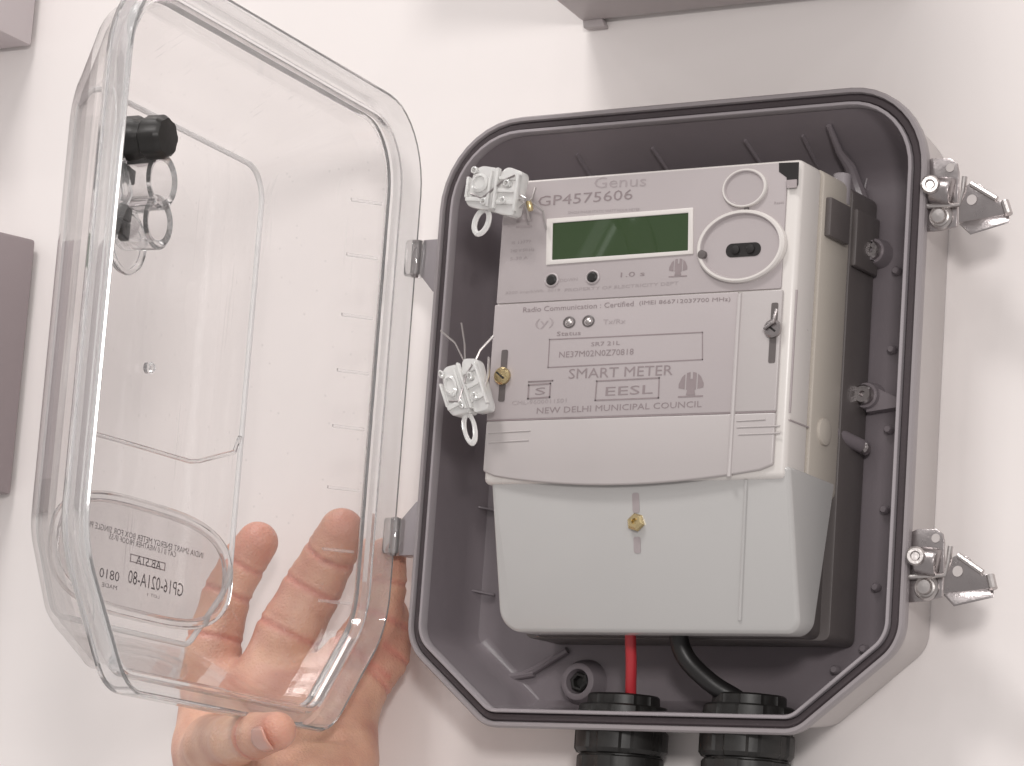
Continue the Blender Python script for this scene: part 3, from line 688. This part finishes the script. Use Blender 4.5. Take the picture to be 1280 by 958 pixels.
# side details of the case: seam and latch boss
m = MB(); a = at(1000, 370, -.022); m.box(XR - .0002, XR + .0004, -.028, -.013, Z1 - .047, Z1 - .0465); m.box(XR - .0002, XR + .0004, -.028, -.0275, Z2, Z1); inm(m).build('case_seam', 'inklite', meter)
m = MB(); a = at(1040, 541, .000); m.lathe([(.0050, 0), (.0048, .0012), (.0030, .0018), (0, .0018)], (1, 0, 0), (XR + .0004, -.002, a.z), 20); inm(m).build('side_boss', 'side', meter)

# ------------------------------------------------------------------ wires
def wire(pts, r, name, mat, label):
    from mathutils import geometry
    P = [Vector(p) for p in pts]; out = []
    for i in range(len(P) - 1):
        p0, p1, p2, p3 = P[max(i - 1, 0)], P[i], P[i + 1], P[min(i + 2, len(P) - 1)]
        for k in range(8):
            t = k / 8; out.append(.5 * ((2 * p1) + (p2 - p0) * t + (2 * p0 - 5 * p1 + 4 * p2 - p3) * t * t + (3 * p1 - p0 - 3 * p2 + p3) * t ** 3))
    out.append(P[-1]); m = MB(); m.tube(out, r, 14); o = m.build(name, mat); tag(o, label, 'wire', 'wires from the meter to the cable glands'); return o
wire([at(788, 775, .002), at(788, 795, .003), at(789, 830, .006), at(788.5, 860, .010), at(789, 890, .0150)], .0021, 'wire', 'red', 'straight red wire running down from the meter into the left gland')
wire([at(850, 775, .002), at(849, 800, .003), at(860, 826, .005), at(890, 855, .008), at(923, 876, .012), at(936, 893, .0150)], .0036, 'wire', 'wire', 'bent black wire running from the meter into the right gland')

# ------------------------------------------------------------------ plastic security seals
def seal(px, py, ang, label, s=1.0):
    c = at(px, py, YF - .0085); r = empty('security_seal', c); r.rotation_euler = (0, ang, 0); r.scale = (s, s, s)
    tag(r, label, 'seal', 'clear plastic seals wired to the meter')
    m = MB(); m.prism(rounded([(-.0118, -.0072), (.0005, -.0092), (.0012, .0072), (-.0085, .0086)], [.003, .002, .002, .0045], 0, 5), -.0035, .0040)
    m.build('seal_body', 'seal', r, bevel=.0010)
    m = MB(); m.prism(rounded([(.0016, -.0098), (.0108, -.0112), (.0122, .0058), (.0030, .0086)], [.0016, .002, .002, .003], 0, 4), -.0028, .0030)
    m.build('seal_insert', 'seal', r, bevel=.0008)
    for z in (-.0060, -.0015, .0032):
        m = MB(); m.box(.0030, .0112, -.0041, -.0026, z - .0008, z + .0008); m.build('seal_rib', 'seal', r, bevel=.0003)
    m = MB(); m.lathe([(.0036, -.0034), (.0036, -.0046), (.0026, -.0052), (.0022, -.0042), (0, -.0042)], (0, 1, 0), (-.0050, 0, .0012), 24); m.v = [(v[0], v[1], v[2]) for v in m.v]; m.build('seal_hub', 'seal', r)
    m = MB(); m.box(-.0105, -.0012, -.0046, -.0033, -.0058, -.0042); m.build('seal_rib', 'seal', r, bevel=.0003)
    for x0, z0, z1 in ((-.0104, -.0045, .0035), (-.0006, -.0078, .0060), (.0114, -.0095, .0045), (.0022, -.0085, .0070)):
        m = MB(); m.box(x0 - .0006, x0 + .0006, -.0047, -.0024, z0, z1); m.build('seal_rib', 'seal', r, bevel=.0003)
    m = MB(); m.tube([(-.0085, -.0040, -.0030), (-.0030, -.0046, -.0048), (.0050, -.0040, .0020), (.0100, -.0044, .0040)], .0004, 6); m.build('seal_thread', 'steeldk', r)
    for x, z in ((.0070, .0010), (.0062, -.0055), (-.0080, .0060), (-.0022, -.0060)):
        m = MB(); m.lathe([(.0014, -.0020), (.0014, -.0049), (.0009, -.0052), (.0007, -.0030), (0, -.0030)], (0, 1, 0), (x, 0, z), 12); m.build('seal_pin', 'seal', r)
    lo = [(-.0040 + .0030 * math.sin(t) - .0014 * (1 - math.cos(t)) * .5, 0, -.0082 - .0046 * (1 - math.cos(t))) for t in [2 * math.pi * k / 20 for k in range(20)]]
    m = MB(); m.tube(lo, .0011, 8, closed=True); m.build('seal_loop', 'seal', r)
    return r
def loose_wire(mb, pts, r=.00042): mb.tube(pts, r, 7)
s1 = seal(621, 236, math.radians(4), 'clear plastic security seal over the upper left corner of the meter')
m = MB(); loose_wire(m, [(.0095, -.002, -.002), (.0145, -.002, -.004), (.019, .004, -.0075), (.0205, .0055, -.014)]); loose_wire(m, [(.0095, -.002, -.004), (.0140, -.001, -.0055), (.0135, .004, -.011)]); loose_wire(m, [(.010, 0, -.008), (.0155, .001, -.0035), (.0150, .003, .001)])
m.build('seal_wire', 'steel', s1)
m = MB(); m.lathe([(.0009, -.002), (.0012, -.001), (.0012, .001), (.0009, .002)], (.3, .2, -1), (.0155, .000, -.0065), 10); m.build('seal_ferrule', 'brass', s1)
s2 = seal(582, 484, math.radians(-24), 'clear plastic security seal hanging at the left edge of the meter label', .95); s2.scale = (.74, .95, 1.22)
m = MB(); loose_wire(m, [(.004, 0, .006), (.003, -.002, .014), (-.002, -.003, .0195)]); loose_wire(m, [(.003, 0, .006), (.008, -.002, .012), (.0105, -.003, .0185)]); loose_wire(m, [(.007, -.001, .004), (.014, 0, .0085), (.021, .004, .012)]); loose_wire(m, [(.010, -.001, -.004), (.014, 0, .000), (.0155, .003, .006)], .0006)
m.build('seal_wire', 'steel', s2)

# ------------------------------------------------------------------ the hand holding the lid
def surface_nets(F, origin, h):
    nx, ny, nz = F.shape; s = F < 0
    c = [s[i:nx - 1 + i, j:ny - 1 + j, k:nz - 1 + k] for i in (0, 1) for j in (0, 1) for k in (0, 1)]
    cnt = sum(x.astype(int) for x in c); act = (cnt > 0) & (cnt < 8)
    idx = -np.ones(act.shape, int); ids = np.argwhere(act); idx[act] = np.arange(len(ids))
    acc = np.zeros((len(ids), 3)); num = np.zeros(len(ids)); cor = [(i, j, k) for i in (0, 1) for j in (0, 1) for k in (0, 1)]
    for a in cor:
        for ax in range(3):
            if a[ax]: continue
            b = list(a); b[ax] = 1
            fa = F[ids[:, 0] + a[0], ids[:, 1] + a[1], ids[:, 2] + a[2]]; fb = F[ids[:, 0] + b[0], ids[:, 1] + b[1], ids[:, 2] + b[2]]
            x = (fa < 0) != (fb < 0); t = np.where(x, fa / (fa - fb + 1e-20), 0)
            P = np.array(a, float)[None].repeat(len(ids), 0); P[:, ax] += t
            acc[x] += P[x]; num[x] += 1
    V = (ids + acc / num[:, None]) * h + origin; faces = []
    for ax in range(3):
        o1, o2 = [(1, 2), (2, 0), (0, 1)][ax]
        sl = [slice(None)] * 3; sl2 = [slice(None)] * 3; sl[ax] = slice(0, -1); sl2[ax] = slice(1, None)
        ch = np.argwhere(s[tuple(sl)] != s[tuple(sl2)])
        for e in ch:
            if e[o1] == 0 or e[o2] == 0 or e[o1] >= act.shape[o1] or e[o2] >= act.shape[o2] or e[ax] >= act.shape[ax]: continue
            q = []
            for d1, d2 in ((-1, -1), (0, -1), (0, 0), (-1, 0)):
                g = e.copy(); g[o1] += d1; g[o2] += d2; q.append(idx[tuple(g)])
            if min(q) < 0: continue
            faces.append(tuple(q) if s[tuple(e)] else tuple(reversed(q)))
    return V, faces
def J(px, py, y): return np.array(at(px, py, y))
CH = {  # chains of (picture point, depth, radius in mm)
    'index': [((262, 862), .000, 12.5), ((268, 800), .002, 10.8), ((284, 742), .004, 9.4), ((305, 702), .005, 8.9), ((322, 678), .004, 8.3)],
    'middle': [((335, 850), .004, 13), ((362, 790), .005, 12.6), ((391, 735), .008, 11.4), ((414, 692), .007, 10), ((427, 663), .003, 8.8)],
    'ring': [((405, 862), .006, 12.5), ((446, 815), .009, 10.6), ((473, 772), .013, 9.3), ((480, 728), .014, 8.6), ((483, 697), .013, 7.8)],
    'little': [((436, 884), .006, 11), ((462, 852), .014, 8.8), ((486, 822), .020, 7.8), ((492, 790), .023, 7.2), ((490, 768), .024, 6.6)],
    'thumb': [((262, 948), -.024, 13.5), ((266, 930), -.050, 10.6), ((294, 925), -.077, 8.9), ((320, 920), -.094, 8.0), ((346, 914), -.104, 6.9)],
    'palm_a': [((330, 1035), -.034, 24), ((268, 935), -.016, 16), ((266, 872), -.002, 13)],
    'palm_b': [((340, 1040), -.034, 24), ((338, 930), -.012, 18), ((335, 860), .003, 14)],
    'palm_c': [((360, 1040), -.034, 24), ((392, 935), -.008, 17.5), ((398, 870), .005, 13.5)],
    'palm_d': [((368, 1050), -.034, 24), ((428, 952), -.008, 13), ((432, 890), .006, 12)],
    'arm': [((338, 1150), -.050, 27), ((342, 1030), -.034, 26)]}
chains = {k: [(J(*p, y), r / 1000) for p, y, r in v] for k, v in CH.items()}
pts_all = np.array([p for c in chains.values() for p, r in c]); h_ = .00105
lo = pts_all.min(0) - .032; lo[2] = max(lo[2], -.185); hi = pts_all.max(0) + .016
G = [np.arange(lo[i], hi[i], h_) for i in range(3)]
X, Y, Z = np.meshgrid(*G, indexing='ij')
def cap(a, ra, b, rb):
    ab = b - a; L2 = ab @ ab
    t = np.clip(((X - a[0]) * ab[0] + (Y - a[1]) * ab[1] + (Z - a[2]) * ab[2]) / L2, 0, 1)
    return np.sqrt((X - a[0] - t * ab[0]) ** 2 + (Y - a[1] - t * ab[1]) ** 2 + (Z - a[2] - t * ab[2]) ** 2) - (ra + (rb - ra) * t)
def smin(a, b, k): hh = np.clip(.5 + .5 * (b - a) / k, 0, 1); return b + (a - b) * hh - k * hh * (1 - hh)
def chain_field(c):
    F = None
    for (a, ra), (b, rb) in zip(c[:-1], c[1:]):
        d = cap(a, ra, b, rb); F = d if F is None else smin(F, d, .003)
    return F
def crease(F, p, d, r, depth=.0013, wd=.0010):
    """a skin fold round the finger at joint p, axis d"""
    d = d / np.linalg.norm(d); s_ = (X - p[0]) * d[0] + (Y - p[1]) * d[1] + (Z - p[2]) * d[2]
    near = ((X - p[0]) ** 2 + (Y - p[1]) ** 2 + (Z - p[2]) ** 2) < (r * 1.7) ** 2
    return F + np.where(near, depth * np.exp(-(s_ / wd) ** 2) + .45 * depth * np.exp(-((s_ - .0034) / wd) ** 2), 0)
FF = None
for nm in ('palm_a', 'palm_b', 'palm_c', 'palm_d', 'arm'):
    f = chain_field(chains[nm]); FF = f if FF is None else smin(FF, f, .012)
for nm in ('index', 'middle', 'ring', 'little', 'thumb'):
    c = chains[nm]; f = chain_field(c)
    for i in ((3,) if nm == 'thumb' else (1, 2, 3)): f = crease(f, c[i][0], c[i + 1][0] - c[i - 1][0], c[i][1])
    FF = smin(FF, f, .0045)
# palm lines
def line_dent(F, pa, pb, depth=.0016, r=.0022):
    return F + depth * np.exp(-(np.maximum(cap(pa, 0, pb, 0), 0) / r) ** 2)
for a, b in (((300, 950), (262, 880)), ((268, 868), (350, 888)), ((350, 888), (420, 878)), ((350, 850), (455, 905)), ((385, 930), (455, 918))):
    FF = line_dent(FF, J(*a, -.030), J(*b, -.012))
    FF = line_dent(FF, J(*a, -.024), J(*b, -.018), .0010)
V, fc = surface_nets(FF, np.array([g[0] for g in G]), h_)
me = bpy.data.meshes.new('hand'); me.from_pydata(V.tolist(), [], fc)
bm = bmesh.new(); bm.from_mesh(me)
for _ in range(2): bmesh.ops.smooth_vert(bm, verts=bm.verts, factor=.5, use_axis_x=True, use_axis_y=True, use_axis_z=True)
bmesh.ops.recalc_face_normals(bm, faces=bm.faces)
bm.to_mesh(me); bm.free()
for p in me.polygons: p.use_smooth = True
vc = np.array([v.co for v in me.vertices]); fl = np.zeros(len(vc))
for nm in ('index', 'middle', 'ring', 'little', 'thumb'):
    c = chains[nm]; dt = np.linalg.norm(vc - c[4][0], axis=1); fl = np.maximum(fl, .35 * np.exp(-(dt / .011) ** 2))
    for i in ((3,) if nm == 'thumb' else (1, 2, 3)):
        d = c[i + 1][0] - c[i - 1][0]; d = d / np.linalg.norm(d); q = vc - c[i][0]
        fl = np.maximum(fl, np.where(np.linalg.norm(q, axis=1) < c[i][1] * 1.6, .55 * np.exp(-((q @ d) / .0016) ** 2), 0))
    for a_, b_2 in (((300, 950), (262, 880)), ((268, 868), (350, 888)), ((350, 850), (455, 905))):
        A = J(*a_, -.024); Bq = J(*b_2, -.016); ab = Bq - A; t = np.clip((vc - A) @ ab / (ab @ ab), 0, 1)
        fl = np.maximum(fl, .5 * np.exp(-(np.linalg.norm(vc - A - t[:, None] * ab, axis=1) / .003) ** 2))
atr = me.attributes.new('flush', 'FLOAT', 'POINT'); atr.data.foreach_set('value', fl.astype(np.float32))
me.materials.append(MAT['skin'])
hand = bpy.data.objects.new('hand', me); COL.objects.link(hand)
tag(hand, 'hand gripping the clear lid, fingers behind it and thumb over the lower edge', 'hand')
# thumb nail
c = chains['thumb']; tip, prev = Vector(c[4][0]), Vector(c[3][0]); d = (tip - prev).normalized()
view = (Vector(CAM_C) - tip).normalized(); up_ = (view - d * view.dot(d)).normalized(); up_ = (up_ + Vector((0, 0, -.35))).normalized(); up_ = (up_ - d * up_.dot(d)).normalized(); sd = d.cross(up_)
m = MB(); rows = []
for i in range(9):
    t = i / 8; l = -.0065 + .0125 * t; wd = .0050 * math.sqrt(max(0.02, 1 - (2 * t - 1) ** 4))
    rr = .0070
    rows.append([tip + d * l + (up_ * math.cos(a) + sd * math.sin(a)) * (rr + .0004) for a in [(-1 + 2 * j / 8) * wd / rr for j in range(9)]])
v = [p for r in rows for p in r]
m.add(v, [(i * 9 + j, i * 9 + j + 1, (i + 1) * 9 + j + 1, (i + 1) * 9 + j) for i in range(8) for j in range(8)])
nl = m.build('thumbnail', 'nail', hand, smooth=80)
sm = nl.modifiers.new('thick', 'SOLIDIFY'); sm.thickness = .0006; sm.offset = 0
